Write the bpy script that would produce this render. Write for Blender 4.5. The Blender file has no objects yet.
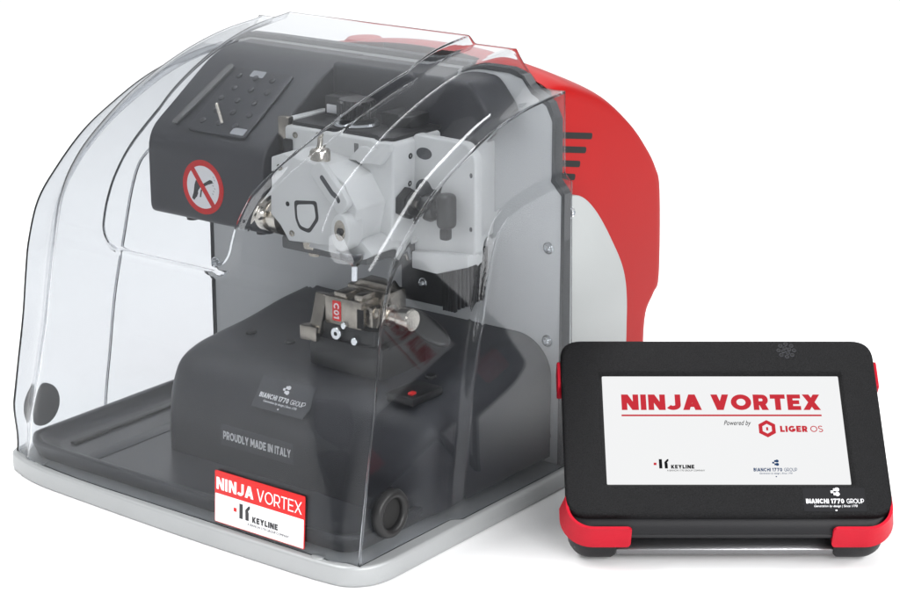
import bpy, bmesh, math, random
import numpy as np
from mathutils import Vector, Matrix
random.seed(3)
S = 0.01                      # the script thinks in centimetres, Blender gets metres
scn = bpy.context.scene
COL = scn.collection

# ------------------------------------------------------------------ materials
def nodes(name):
    m = bpy.data.materials.new(name); m.use_nodes = True
    nt = m.node_tree; nt.nodes.clear()
    out = nt.nodes.new('ShaderNodeOutputMaterial')
    return m, nt, out

def mat(name, col, rough=.5, metal=0., bump=0., bscale=300., var=0., vscale=8., spec=.5, coat=0., rvar=0., wear=None):
    m, nt, out = nodes(name)
    b = nt.nodes.new('ShaderNodeBsdfPrincipled')
    b.inputs['Base Color'].default_value = (*col, 1); b.inputs['Roughness'].default_value = rough
    b.inputs['Metallic'].default_value = metal; b.inputs['Specular IOR Level'].default_value = spec
    b.inputs['Coat Weight'].default_value = coat; b.inputs['Coat Roughness'].default_value = .12
    nt.links.new(b.outputs[0], out.inputs[0])
    tc = nt.nodes.new('ShaderNodeTexCoord')
    if bump:
        n = nt.nodes.new('ShaderNodeTexNoise'); n.inputs['Scale'].default_value = bscale; n.inputs['Detail'].default_value = 4
        nt.links.new(tc.outputs['Object'], n.inputs['Vector'])
        bp = nt.nodes.new('ShaderNodeBump'); bp.inputs['Strength'].default_value = bump; bp.inputs['Distance'].default_value = .0008
        nt.links.new(n.outputs['Fac'], bp.inputs['Height']); nt.links.new(bp.outputs[0], b.inputs['Normal'])
    if var:
        n2 = nt.nodes.new('ShaderNodeTexNoise'); n2.inputs['Scale'].default_value = vscale; n2.inputs['Detail'].default_value = 6
        nt.links.new(tc.outputs['Object'], n2.inputs['Vector'])
        r = nt.nodes.new('ShaderNodeValToRGB')
        r.color_ramp.elements[0].position = .35; r.color_ramp.elements[1].position = .68
        r.color_ramp.elements[0].color = (*[c*(1-var) for c in col], 1)
        r.color_ramp.elements[1].color = (*[min(1, c*(1+var)) for c in col], 1)
        nt.links.new(n2.outputs['Fac'], r.inputs[0]); nt.links.new(r.outputs[0], b.inputs['Base Color'])
    if rvar:
        n3 = nt.nodes.new('ShaderNodeTexNoise'); n3.inputs['Scale'].default_value = 35; n3.inputs['Detail'].default_value = 5
        nt.links.new(tc.outputs['Object'], n3.inputs['Vector'])
        mr = nt.nodes.new('ShaderNodeMapRange'); mr.inputs['To Min'].default_value = max(0, rough-rvar); mr.inputs['To Max'].default_value = rough+rvar
        nt.links.new(n3.outputs['Fac'], mr.inputs['Value']); nt.links.new(mr.outputs[0], b.inputs['Roughness'])
    return m

def clear_mat(name, haze=.004):
    m, nt, out = nodes(name)
    rf = nt.nodes.new('ShaderNodeBsdfGlass'); rf.inputs['Color'].default_value = (.862, .870, .880, 1); rf.inputs['IOR'].default_value = 1.28; rf.inputs['Roughness'].default_value = 0
    # diffuse share imitates the milky veil of reflected light; bump: slightly wavy surface
    df = nt.nodes.new('ShaderNodeBsdfDiffuse'); df.inputs[0].default_value = (.80, .84, .90, 1)
    m2 = nt.nodes.new('ShaderNodeMixShader'); m2.inputs[0].default_value = haze
    nt.links.new(rf.outputs[0], m2.inputs[1]); nt.links.new(df.outputs[0], m2.inputs[2])
    tc = nt.nodes.new('ShaderNodeTexCoord'); n = nt.nodes.new('ShaderNodeTexNoise'); n.inputs['Scale'].default_value = 14; n.inputs['Detail'].default_value = 1
    nt.links.new(tc.outputs['Object'], n.inputs['Vector'])
    bp = nt.nodes.new('ShaderNodeBump'); bp.inputs['Strength'].default_value = .02; bp.inputs['Distance'].default_value = .002
    nt.links.new(n.outputs['Fac'], bp.inputs['Height']); nt.links.new(bp.outputs[0], rf.inputs['Normal'])
    nt.links.new(m2.outputs[0], out.inputs[0])
    return m

def glow(name, col, s=1.):
    m, nt, out = nodes(name)
    e = nt.nodes.new('ShaderNodeEmission'); e.inputs[0].default_value = (*col, 1); e.inputs[1].default_value = s
    nt.links.new(e.outputs[0], out.inputs[0]); return m

M = dict(
    silver = mat('silver_paint', (.36, .37, .375), .4, .25, bump=.12, bscale=900, var=.03, vscale=14),
    plate = mat('light_grey_paint', (.66, .67, .675), .5, 0, bump=.2, bscale=700, var=.03, vscale=10),
    cast = mat('cast_grey_enamel', (.64, .645, .64), .42, 0, bump=.12, bscale=300, var=.05, vscale=18),
    dark = mat('dark_textured_plastic', (.034, .035, .041), .34, 0, bump=.4, bscale=1500, var=.08, vscale=30, rvar=.05, spec=.4),
    tray = mat('tray_plastic', (.036, .038, .044), .28, 0, bump=.1, bscale=1800, var=.04, vscale=20, spec=.4),
    black = mat('black_plastic', (.012, .012, .013), .35, 0, bump=.06, bscale=900),
    rubber = mat('rubber', (.012, .012, .0125), .38, 0, bump=.05, spec=.35),
    plug = mat('grey_rubber', (.12, .12, .12), .6, 0, bump=.1),
    hinge = mat('hinge_paint', (.34, .355, .355), .5, 0, bump=.1, bscale=700, var=.02, vscale=10),
    gasket = mat('foam_gasket', (.07, .073, .078), .85, 0, bump=.6, bscale=500),
    red = mat('red_enamel', (.33, .003, .003), .28, 0, bump=.05, bscale=700, var=.05, vscale=8, coat=.0, spec=.12),
    nickel = mat('nickel', (.60, .56, .50), .2, 1., bump=.15, bscale=600, var=.12, vscale=60, rvar=.1),
    bronze = mat('brushed_steel', (.34, .31, .27), .24, 1., bump=.3, bscale=700, var=.15, vscale=70, rvar=.1),
    zinc = mat('zinc', (.72, .74, .76), .25, 1., var=.1, vscale=120),
    hole_shade = mat('hole_shade_black', (.004, .004, .004), .8),  # near-black pieces stand in for the shade inside holes and slots
    white = mat('white_print', (.80, .80, .82), .35), redp = mat('red_print', (.56, .014, .014), .4, spec=.3),
    tag = mat('red_tag', (.75, .02, .02), .4), blackp = mat('black_print', (.012, .012, .014), .4),
    film = mat('clear_label', (.075, .077, .084), .4, spec=.3), film2 = mat('dark_label', (.011, .011, .0125), .45, spec=.16),
    greyp = mat('grey_print', (.35, .36, .38), .45),
    tab = mat('tablet_plastic', (.0065, .0065, .0072), .5, 0, bump=1., bscale=1300, var=.6, vscale=900, spec=.14),
    tabside = mat('tablet_side_plastic', (.010, .010, .0115), .42, 0, bump=.15, bscale=1200, spec=.2),
    bumper = mat('red_rubber', (.42, .005, .018), .45, 0, spec=.15, bump=.15, bscale=500, var=.06, vscale=40),
    alu = mat('aluminium', (.32, .32, .33), .35, 1., bump=.2, bscale=900),
    hood = clear_mat('clear_polycarbonate'),
    floor = mat('white_sweep', (.93, .93, .93), .9, 0, spec=.1),
    scr = glow('screen_white', (.90, .905, .91)), scr_red = glow('screen_red', (.60, .035, .05)),
    scr_blk = glow('screen_black', (.012, .012, .014)), scr_navy = glow('screen_navy', (.02, .06, .16)),
    scr_grey = glow('screen_grey', (.10, .10, .11)), scr_blue = glow('screen_blue', (.15, .35, .7)),
)

# ------------------------------------------------------------------ object helpers
ORG = {}
def thing(name, label, cat, org=(0, 0, 0), rot=None):
    o = bpy.data.objects.new(name, None); COL.objects.link(o); o.empty_display_size = .05
    o['label'] = label; o['category'] = cat
    if rot is None:
        o.location = Vector(org)*S; ORG[o.name] = Vector(org)
    else:
        o.matrix_world = Matrix.Translation(Vector(org)*S) @ rot.to_4x4(); ORG[o.name] = Vector((0, 0, 0))
    return o

def obj(name, bm, m, parent=None, smooth=35, label=None):
    org = ORG[parent.name] if parent else Vector((0, 0, 0))
    me = bpy.data.meshes.new(name)
    for v in bm.verts: v.co = (v.co-org)*S
    bmesh.ops.recalc_face_normals(bm, faces=bm.faces[:])
    bm.to_mesh(me); bm.free()
    for p in me.polygons: p.use_smooth = True
    if smooth: me.set_sharp_from_angle(angle=math.radians(smooth))
    ms = m if isinstance(m, (list, tuple)) else [m]
    for k in ms: me.materials.append(M[k])
    o = bpy.data.objects.new(name, me); COL.objects.link(o)
    if parent: o.parent = parent; ORG[o.name] = org
    if label: o['label'] = label
    return o

def merge(bm, t, mtx=None, mi=0):
    if mtx is not None: bmesh.ops.transform(t, matrix=mtx, verts=t.verts[:])
    if mi:
        for f in t.faces: f.material_index = mi
    me = bpy.data.meshes.new('t'); t.to_mesh(me); t.free(); bm.from_mesh(me); bpy.data.meshes.remove(me)

def bev(t, r, seg=3, ang=25):
    if r <= 0: return
    es = [e for e in t.edges if len(e.link_faces) == 2 and e.calc_face_angle(0) > math.radians(ang)]
    bmesh.ops.bevel(t, geom=es, offset=r, segments=seg, profile=.5, affect='EDGES', clamp_overlap=True)

def box(bm, x0, x1, y0, y1, z0, z1, r=.1, seg=2, mtx=None):
    t = bmesh.new(); bmesh.ops.create_cube(t, size=1)
    for v in t.verts:
        v.co = Vector(((x0+x1)/2+v.co.x*(x1-x0), (y0+y1)/2+v.co.y*(y1-y0), (z0+z1)/2+v.co.z*(z1-z0)))
    bev(t, r, seg); merge(bm, t, mtx)

def basis(axis):
    # columns: in-plane a, in-plane b, extrusion
    return {'X': (Vector((0, 1, 0)), Vector((0, 0, 1)), Vector((1, 0, 0))),
            'Y': (Vector((1, 0, 0)), Vector((0, 0, 1)), Vector((0, 1, 0))),
            'Z': (Vector((1, 0, 0)), Vector((0, 1, 0)), Vector((0, 0, 1)))}[axis]

def prism(bm, poly, axis, a, b, r=0., seg=3, mtx=None, ang=25):
    A, B, N = basis(axis); t = bmesh.new()
    lo = [t.verts.new(A*p[0]+B*p[1]+N*a) for p in poly]; hi = [t.verts.new(A*p[0]+B*p[1]+N*b) for p in poly]
    t.faces.new(lo); t.faces.new(hi[::-1]); n = len(poly)
    for i in range(n): t.faces.new((lo[i], lo[(i+1) % n], hi[(i+1) % n], hi[i]))
    bmesh.ops.recalc_face_normals(t, faces=t.faces[:]); bev(t, r, seg, ang); merge(bm, t, mtx)

def rounded(poly, rad, n=5):
    """polygon with rounded corners; rad a number or one per corner"""
    out = []; N = len(poly)
    for i in range(N):
        p = Vector(poly[i]); a = Vector(poly[i-1]); b = Vector(poly[(i+1) % N])
        r = rad[i] if isinstance(rad, (list, tuple)) else rad
        if r <= 0: out.append(tuple(p)); continue
        da = (a-p); db = (b-p); la = min(r, da.length*.48); lb = min(r, db.length*.48)
        s = p+da.normalized()*la; e = p+db.normalized()*lb
        for k in range(n+1):
            t = k/n; q = s*(1-t)**2+p*2*t*(1-t)+e*t*t; out.append(tuple(q))
    return out

def lathe(bm, prof, c, axis=(0, 0, 1), seg=40):
    """prof: list of (radius, height along axis)"""
    t = bmesh.new(); rings = []
    for r, h in prof:
        if r < 1e-6: rings.append([t.verts.new((0, 0, h))])
        else: rings.append([t.verts.new((r*math.cos(2*math.pi*k/seg), r*math.sin(2*math.pi*k/seg), h)) for k in range(seg)])
    for a, b in zip(rings, rings[1:]):
        for k in range(seg):
            k2 = (k+1) % seg
            if len(a) == 1 and len(b) == 1: continue
            if len(a) == 1: t.faces.new((a[0], b[k], b[k2]))
            elif len(b) == 1: t.faces.new((a[k], a[k2], b[0]))
            else: t.faces.new((a[k], a[k2], b[k2], b[k]))
    q = Vector((0, 0, 1)).rotation_difference(Vector(axis).normalized())
    merge(bm, t, Matrix.Translation(Vector(c)) @ q.to_matrix().to_4x4())

def cyl(bm, c, axis, r, h, seg=32, ch=.06):
    lathe(bm, [(0, 0), (r-ch, 0), (r, ch), (r, h-ch), (r-ch, h), (0, h)], c, axis, seg)

def frame(o, right, up):
    r = Vector(right).normalized(); u = Vector(up); u = (u-r*u.dot(r)).normalized(); n = r.cross(u)
    m = Matrix((r, u, n)).transposed().to_4x4(); m.translation = Vector(o); return m

def text(bm, s, x0, x1, y0, y1, mtx, bold=0., h=.012, shear=0., z=0.):
    """writing fitted into the box x0..x1, y0..y1 of the given frame"""
    cu = bpy.data.curves.new('t', 'FONT'); cu.body = s; cu.size = 1; cu.offset = bold; cu.extrude = .5; cu.shear = shear
    cu.resolution_u = 6
    o = bpy.data.objects.new('t', cu); COL.objects.link(o); bpy.context.view_layer.update()
    me = bpy.data.meshes.new_from_object(o.evaluated_get(bpy.context.evaluated_depsgraph_get()))
    bpy.data.objects.remove(o); bpy.data.curves.remove(cu)
    xs = [v.co.x for v in me.vertices]; ys = [v.co.y for v in me.vertices]
    a, b, c, d = min(xs), max(xs), min(ys), max(ys)
    t = bmesh.new(); t.from_mesh(me); bpy.data.meshes.remove(me)
    for v in t.verts:
        v.co = Vector((x0+(v.co.x-a)/(b-a)*(x1-x0), y0+(v.co.y-c)/(d-c)*(y1-y0), z+(v.co.z+.5)*h))
    merge(bm, t, mtx)

# geometric sans capitals built from strokes: every glyph is a list of polygons in a box of height 1
def arcp(cx, cy, rx, ry, a0, a1, n=10):
    return [(cx+rx*math.cos(math.radians(a0+(a1-a0)*k/n)), cy+ry*math.sin(math.radians(a0+(a1-a0)*k/n))) for k in range(n+1)]
def stroke(pts, t, closed=False):
    P = [Vector(p) for p in pts]; n = len(P); L, Rr = [], []
    for i, p in enumerate(P):
        if closed: a, b = P[i-1], P[(i+1) % n]
        else: a, b = P[max(i-1, 0)], P[min(i+1, n-1)]
        d1 = (p-a).normalized() if (p-a).length > 1e-9 else (b-p).normalized(); d2 = (b-p).normalized() if (b-p).length > 1e-9 else d1
        n1 = Vector((-d1.y, d1.x)); n2 = Vector((-d2.y, d2.x)); m = (n1+n2)/max(.4, 1+n1.dot(n2))
        L.append(tuple(p+m*t/2)); Rr.append(tuple(p-m*t/2))
    out = []
    for i in range(n if closed else n-1):
        j = (i+1) % n; out.append([L[i], Rr[i], Rr[j], L[j]])
    return ['S', out]
def bar(x0, y0, x1, y1): return [(x0, y0), (x1, y0), (x1, y1), (x0, y1)]
def glyph(c, t):
    h = t/2; d = t*1.16; W = dict(N=.82, V=.86, A=.9, O=.98, R=.72, T=.72, E=.64, X=.84, K=.78, Y=.82, L=.6, G=.92, S=.68, B=.72, C=.9, H=.8, P=.7, D=.82, U=.78, M=.98, J=.64, I=t)
    W.update({'0': .72, '1': .42, '7': .78, '-': .4}); w = W.get(c, .7)
    def O(w): return stroke(arcp(w/2, .5, w/2-h, .5-h, 0, 360-15, 23), t, True)
    g = {
     'N': lambda: [bar(0, 0, t, 1), bar(w-t, 0, w, 1), [(0, 1), (d, 1), (w, 0), (w-d, 0)]],
     'V': lambda: [[(0, 1), (d, 1), (w/2+d/2, 0), (w/2-d/2, 0)], [(w-d, 1), (w, 1), (w/2+d/2, 0), (w/2-d/2, 0)]],
     'A': lambda: [[(0, 0), (d, 0), (w/2+d/2, 1), (w/2-d/2, 1)], [(w-d, 0), (w, 0), (w/2+d/2, 1), (w/2-d/2, 1)], bar(w*.22, .2, w*.78, .2+t*.85)],
     'I': lambda: [bar(0, 0, t, 1)], 'O': lambda: [O(w)], '0': lambda: [O(w)],
     'T': lambda: [bar(0, 1-t, w, 1), bar(w/2-h, 0, w/2+h, 1)],
     'E': lambda: [bar(0, 0, t, 1), bar(0, 0, w, t*.95), bar(0, 1-t*.95, w, 1), bar(0, .5-h*.9, w*.9, .5+h*.9)],
     'L': lambda: [bar(0, 0, t, 1), bar(0, 0, w, t)],
     'X': lambda: [[(0, 1), (d, 1), (w, 0), (w-d, 0)], [(w-d, 1), (w, 1), (d, 0), (0, 0)]],
     'K': lambda: [bar(0, 0, t, 1), [(w-d*1.1, 1), (w, 1), (t, .26), (t, .26+t*1.2)], [(w*.32, .52), (w*.5, .7), (w, 0), (w-d*1.1, 0)]],
     'Y': lambda: [bar(w/2-h, 0, w/2+h, .45), [(0, 1), (d, 1), (w/2+h, .4), (w/2-h, .4)], [(w-d, 1), (w, 1), (w/2+h, .4), (w/2-h, .4)]],
     'H': lambda: [bar(0, 0, t, 1), bar(w-t, 0, w, 1), bar(0, .5-h, w, .5+h)],
     'R': lambda: [bar(0, 0, t, 1), stroke([(h, 1-h), (w*.55, 1-h)]+arcp(w*.6, .65, w*.4-h, .35-h, 90, -90, 10)[1:-1]+[(w*.55, .3+h), (h, .3+h)], t*.95), [(w*.38, .36), (w*.38+d, .36), (w, 0), (w-d, 0)]],
     'P': lambda: [bar(0, 0, t, 1), stroke([(h, 1-h), (w*.55, 1-h)]+arcp(w*.6, .65, w*.4-h, .35-h, 90, -90, 10)[1:-1]+[(w*.55, .3+h), (h, .3+h)], t*.95)],
     'B': lambda: [bar(0, 0, t, 1), stroke([(h, 1-h), (w*.5, 1-h)]+arcp(w*.58, .74, w*.38-h, .26-h, 90, -90, 10)[1:-1]+[(w*.5, .48+h), (h, .48+h)], t*.9), stroke([(h, .52), (w*.55, .52)]+arcp(w*.6, .26+h*.5, w*.4-h, .26-h*.5, 90, -90, 10)[1:-1]+[(w*.5, h), (h, h)], t*.9)],
     'D': lambda: [bar(0, 0, t, 1), stroke([(h, 1-h), (w*.4, 1-h)]+arcp(w*.45, .5, w*.55-h, .5-h, 90, -90, 14)[1:-1]+[(w*.4, h), (h, h)], t)],
     'C': lambda: [stroke(arcp(w*.54, .5, w*.54-h, .5-h, 42, 318, 20), t)],
     'G': lambda: [stroke(arcp(w*.52, .5, w*.52-h, .5-h, 42, 325, 20), t), bar(w-t, .14, w, .5), bar(w*.52, .5-t*.7, w, .5+t*.2)],
     'S': lambda: [stroke(arcp(w*.5, .74, w*.5-h, .26-h*.6, 30, 250, 12)+arcp(w*.5, .26, w*.5-h, .26-h*.6, 80, -150, 12), t*.95)],
     'U': lambda: [stroke([(h, 1)]+arcp(w/2, w*.5, w/2-h, w*.5-h, 180, 360, 12)+[(w-h, 1)], t)],
     'J': lambda: [stroke([(w-h, 1)]+arcp(w*.42, w*.5, w*.58-h, w*.5-h, 0, -150, 10), t)],
     'M': lambda: [bar(0, 0, t, 1), bar(w-t, 0, w, 1), [(0, 1), (d, 1), (w/2+d/2, .25), (w/2-d/2, .25)], [(w-d, 1), (w, 1), (w/2+d/2, .25), (w/2-d/2, .25)]],
     '1': lambda: [bar(w-t*1.1, 0, w-t*.1, 1), [(0, .72), (0, .72+t*.9), (w-t, 1), (w-t, 1-t*.9)]],
     '7': lambda: [bar(0, 1-t, w, 1), [(w-d, 1), (w, 1), (w*.12+d*.9, 0), (w*.12, 0)]],
    }
    return (g[c]() if c in g else []), w
def caps(bm, s, x0, x1, y0, y1, mtx, t=.24, h=.012, z=0., gap=.12):
    x = 0; items = []
    for c in s:
        if c == ' ': x += .36; continue
        g, w = glyph(c, t); items += [(p, x) for p in g]; x += w+gap
    tot = x-gap; sx = (x1-x0)/tot; sy = y1-y0; e = 0
    for g, ox in items:
        e += 1
        polys = g[1] if g[0] == 'S' else [g]
        if g[0] == 'S':                       # one strip: weld its quads
            tt = bmesh.new(); zz = z+h+(e % 5)*.0025
            for q in polys:
                lo = [tt.verts.new((x0+(ox+px)*sx, y0+py*sy, z)) for px, py in q]; hi = [tt.verts.new((x0+(ox+px)*sx, y0+py*sy, zz)) for px, py in q]
                tt.faces.new(hi)
                for i in (1, 3): tt.faces.new((lo[i], lo[(i+1) % 4], hi[(i+1) % 4], hi[i]))
            bmesh.ops.remove_doubles(tt, verts=tt.verts[:], dist=1e-5)
            merge(bm, tt, mtx)
        else: prism(bm, [(x0+(ox+px)*sx, y0+py*sy) for px, py in polys[0]], 'Z', z, z+h+(e % 5)*.0025, mtx=mtx)

def flat(bm, poly, mtx, h=.012, z=0.):
    prism(bm, poly, 'Z', z, z+h, mtx=mtx)

def rect(x0, x1, y0, y1): return [(x0, y0), (x1, y0), (x1, y1), (x0, y1)]

def catmull(pts, n):
    P = [np.array(p, float) for p in pts]; P = [2*P[0]-P[1]]+P+[2*P[-1]-P[-2]]; out = []
    for i in range(1, len(P)-2):
        for k in range(n):
            t = k/n; a, b, c, d = P[i-1:i+3]
            out.append(.5*((2*b)+(-a+c)*t+(2*a-5*b+4*c-d)*t*t+(-a+3*b-3*c+d)*t**3))
    out.append(P[-2]); return np.array(out)

def sstep(x): x = np.clip(x, 0, 1); return x*x*(3-2*x)

# ------------------------------------------------------------------ camera (from the photo's vanishing points)
F_PX = 2101.02; PITCH = math.radians(16.9914); YAW = math.radians(37.108)
fh = Vector((-math.sin(YAW), math.cos(YAW), 0))
FW = fh*math.cos(PITCH)+Vector((0, 0, -math.sin(PITCH))); RT = Vector((math.cos(YAW), math.sin(YAW), 0)); UP = RT.cross(FW)
CAM = Vector((92.7329, -112.7803, 67.4828))
cd = bpy.data.cameras.new('camera'); cam = bpy.data.objects.new('camera', cd); COL.objects.link(cam)
cd.sensor_width = 36; cd.lens = F_PX/900*36; cd.clip_end = 200; cd.clip_start = .05
mw = Matrix((RT, UP, -FW)).transposed().to_4x4(); mw.translation = CAM*S; cam.matrix_world = mw
scn.camera = cam

def onpx(px, py, i, val):
    """point of a plane (axis i = val) seen at a pixel of the 900 x 600 photograph: used only to read off sizes"""
    d = FW+RT*((px-450)/F_PX)-UP*((py-300)/F_PX); return CAM+d*((val-CAM[i])/d[i])

# ================================================================== THE MACHINE
MC = thing('key_cutting_machine', 'large key cutting machine on a silver base under a clear hood, red housing behind', 'key machine', (-20.5, 20, 0))

# base plate
bp = rounded([(-41, .4), (-36.7, -1.15), (-18.5, -1.75), (-4.6, -1.6), (-1.5, -1.25), (.3, .8), (.35, 12), (.3, 41), (-41.2, 41)],
             [1.2, 3, 8, 2.5, 1.2, 2., 0, 2, 2], 6)
bm = bmesh.new(); prism(bm, bp, 'Z', .0, 1.7, .28, 3, ang=40); obj('base_plate', bm, 'silver', MC)

# drip tray
def ring_loft(bm, rings, close_last=True):
    t = bmesh.new(); R = [[t.verts.new(p) for p in r] for r in rings]; n = len(R[0])
    for a, b in zip(R, R[1:]):
        for k in range(n): t.faces.new((a[k], a[(k+1) % n], b[(k+1) % n], b[k]))
    if close_last: t.faces.new(R[-1])
    t.faces.new(R[0][::-1])
    merge(bm, t)
def trayring(i, z):
    p = rounded([(-39.5+i, 1.5+i), (-37.5+i, .25+i), (-3.2-i, .25+i), (-2.2-i, 1.2+i), (-2.2-i, 25.8-i), (-39.5+i, 25.8-i)], .8, 5)
    return [(x, y, z) for x, y in p]
bm = bmesh.new()
ring_loft(bm, [trayring(.5, 1.75), trayring(.35, 2.), trayring(0, 3.0), trayring(.03, 3.15), trayring(.12, 3.22), trayring(.55, 3.22), trayring(.65, 3.15),
               trayring(.9, 2.75), trayring(1.6, 2.35), trayring(1.9, 2.3)])
tray = obj('drip_tray', bm, 'tray', MC, 50)
bm = bmesh.new(); box(bm, -36.5, -35.9, 3.5, 22, 2.3, 2.55, .1); obj('tray_rib', bm, 'black', tray)
bm = bmesh.new(); box(bm, -33.3, -31.8, 2.2, 24, 2.3, 2.36, .02); obj('tray_rib', bm, 'tray', tray)

# motor housing block
L = [(7.7, 2.35), (7.85, 6.2), (8.3, 8.2), (9.4, 10.1), (11.2, 11.1), (13.8, 11.5), (18, 11.9), (22.5, 12.6), (25.9, 12.9)]
PR = catmull(L, 5)
bm = bmesh.new(); t = bmesh.new(); rows = []
NX = 60
for i in range(NX+1):
    a = i/NX; x = -29.2+27.6*(.5-.5*math.cos(math.pi*a))
    e = min(x+29.2, -1.6-x); rr = 3.6 if x > -15 else 1.5
    k = 0 if e >= rr else rr-math.sqrt(max(0, rr*rr-(rr-e)**2))
    row = []
    for j, (y, z) in enumerate(PR):
        f = min(1, max(0, (z-2.35)/6)); g = min(1, max(0, (y-8)/3))
        row.append(t.verts.new((x, y+k*.9*(1-g)*.9, z-k*.95*f*(.25+.75*g))))
    rows.append(row)
for a, b in zip(rows, rows[1:]):
    for j in range(len(a)-1): t.faces.new((a[j], a[j+1], b[j+1], b[j]))
for row in (rows[0], rows[-1]):
    c1 = t.verts.new((row[0].co.x, 25.9, 2.35)); t.faces.new(row+[c1])
merge(bm, t); bmesh.ops.remove_doubles(bm, verts=bm.verts[:], dist=.002)
blk = obj('motor_housing', bm, 'dark', MC, 60)
# labels on the housing's front
def hy(z): return float(np.interp(z, PR[:40, 1], PR[:40, 0]))
lf = frame((-22.55, hy(5.1)-.03, 5.05), (1, -.0, .0), (0, hy(6.0)-hy(4.2), 1.8))
bm = bmesh.new(); flat(bm, rect(0, 8.1, -.85, .95), lf, .02); lab = obj('origin_label', bm, 'film', blk)
bm = bmesh.new(); caps(bm, 'PROUDLY MADE IN ITALY', .3, 7.8, -.30, .40, lf, .21, .02, z=.02); obj('lettering', bm, 'white', lab)

def emblem(bm, cx, cy, r, mtx, z=0., h=.015):
    """three lobed emblem of the maker's group"""
    for dx, dy in ((.38, .66), (.38, -.66)):
        flat(bm, [(cx+dx*r+0.58*r*math.cos(k*math.pi/8), cy+dy*r+.56*r*math.sin(k*math.pi/8)) for k in range(16)], mtx, h, z)
    for dx, dy, q in ((-.95, 0, .33), (-.22, .62, .36), (-.22, -.62, .36)):
        flat(bm, rect(cx+(dx-q)*r, cx+(dx+q)*r, cy+(dy-q)*r, cy+(dy+q)*r), mtx, h*.9, z)

def group_mark(bm, x0, x1, yc, mtx, z=0., s=1.):
    w = x1-x0; emblem(bm, (x0+x1)/2+.03*w, yc+.2*w, .068*w, mtx, z)
    caps(bm, 'BIANCHI 1770', x0, x0+.655*w, yc-.03*w, yc+.06*w, mtx, .22, .015, z=z, gap=.15)
    caps(bm, 'GROUP', x0+.70*w, x1, yc-.03*w, yc+.06*w, mtx, .11, .015, z=z)
    text(bm, 'Generation by design | Since 1770', x0+.13*w, x0+.88*w, yc-.115*w, yc-.06*w, mtx, 0, .015, .25, z)
    flat(bm, rect(x0+.49*w, x0+.52*w, yc-.18*w, yc-.155*w), mtx, .015, z)

lf2 = frame((-18.9, 8.62, 9.15), (1, -.0, 0), (0, 1.35, 1.8))
bm = bmesh.new(); flat(bm, rect(-.3, 5.3, -1.1, 1.75), lf2, .015)
lab2 = obj('maker_label', bm, 'film', blk)
bm = bmesh.new(); group_mark(bm, .1, 4.9, 0, lf2, .015); obj('lettering', bm, 'white', lab2)
for x in (-25.5, -21, -13, -6): 
    bm = bmesh.new(); lathe(bm, [(.5, -.1), (.5, .05), (.36, .16), (0, .16)], (x, 15, 11.65), (0, -.08, 1), 20); obj('screw', bm, 'black', blk)
bm = bmesh.new(); box(bm, -6.4, -3.6, 9.6, 13.6, 11.0, 11.75, .2, mtx=None); sw = obj('switch_panel', bm, 'black', MC)
bm = bmesh.new(); box(bm, -4.6, -4.15, 10.2, 10.8, 11.7, 11.95, .05); obj('indicator', bm, 'tag', sw)

# back plate with its foam gasket
half = [(-.9, 1.72), (-.9, 25.3), (-1.9, 26.3), (-1.9, 31.4), (-2.5, 32.6), (-3.9, 33.3), (-4.9, 34.5), (-6.2, 34.85), (-9, 34.9)]
outl = half+[(-41-x, z) for x, z in half[::-1]]
bm = bmesh.new(); prism(bm, outl, 'Y', 26, 26.9, .12, 2, ang=12); plate = obj('back_plate', bm, 'plate', MC)
def inset(poly, d):
    out = []; n = len(poly)
    for i in range(n):
        a, p, b = Vector(poly[i-1]), Vector(poly[i]), Vector(poly[(i+1) % n])
        n1 = Vector((-(p-a).y, (p-a).x)).normalized(); n2 = Vector((-(b-p).y, (b-p).x)).normalized()
        m = (n1+n2)/max(.3, (1+n1.dot(n2))); out.append(tuple(p+m*d))
    return out
bm = bmesh.new(); t = bmesh.new()
oo = inset(outl, -.42); n = len(outl); rg = []
for poly, y in ((outl, 25.98), (oo, 25.98), (oo, 26.95), (outl, 26.95)): rg.append([t.verts.new((p[0], y, max(1.74, p[1]))) for p in poly])
for a, b in zip(rg, rg[1:]+rg[:1]):
    for k in range(n-1): t.faces.new((a[k], a[k+1], b[k+1], b[k]))
merge(bm, t); obj('gasket', bm, 'gasket', MC)
# bright column strip of the plate's right edge, with screws
def screw(c, axis, r, parent, m='zinc'):
    bm = bmesh.new(); lathe(bm, [(r*1.25, -.05), (r*1.25, .03), (r*.98, .05), (r, .12), (r*.8, .3), (r*.45, .38), (r*.38, .2), (0, .2)], c, axis, 28)
    obj('screw', bm, m, parent)
for z in (20.7, 12.6, 4.2): screw((-2.1, 25.99, z), (0, -1, 0), .42, plate)
for x, z in ((-39.9, 12.9),): screw((x, 25.99, z), (0, -1, 0), .45, plate)

# hinge side plate
hp = rounded([(27, 1.72), (27, 25.1), (29.4, 24.75), (32.2, 22.4), (36, 17.2), (36.8, 14.5), (36.9, 1.72)], [0, .3, 1.6, 3, 2, 2, 0], 6)
bm = bmesh.new(); prism(bm, hp, 'X', -1.55, -.95, .1, 2); hin = obj('hinge_plate', bm, 'hinge', MC)
screw((-.94, 27.55, 23.6), (1, 0, 0), .42, hin); screw((-.94, 28, 6), (1, 0, 0), .42, hin)

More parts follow.
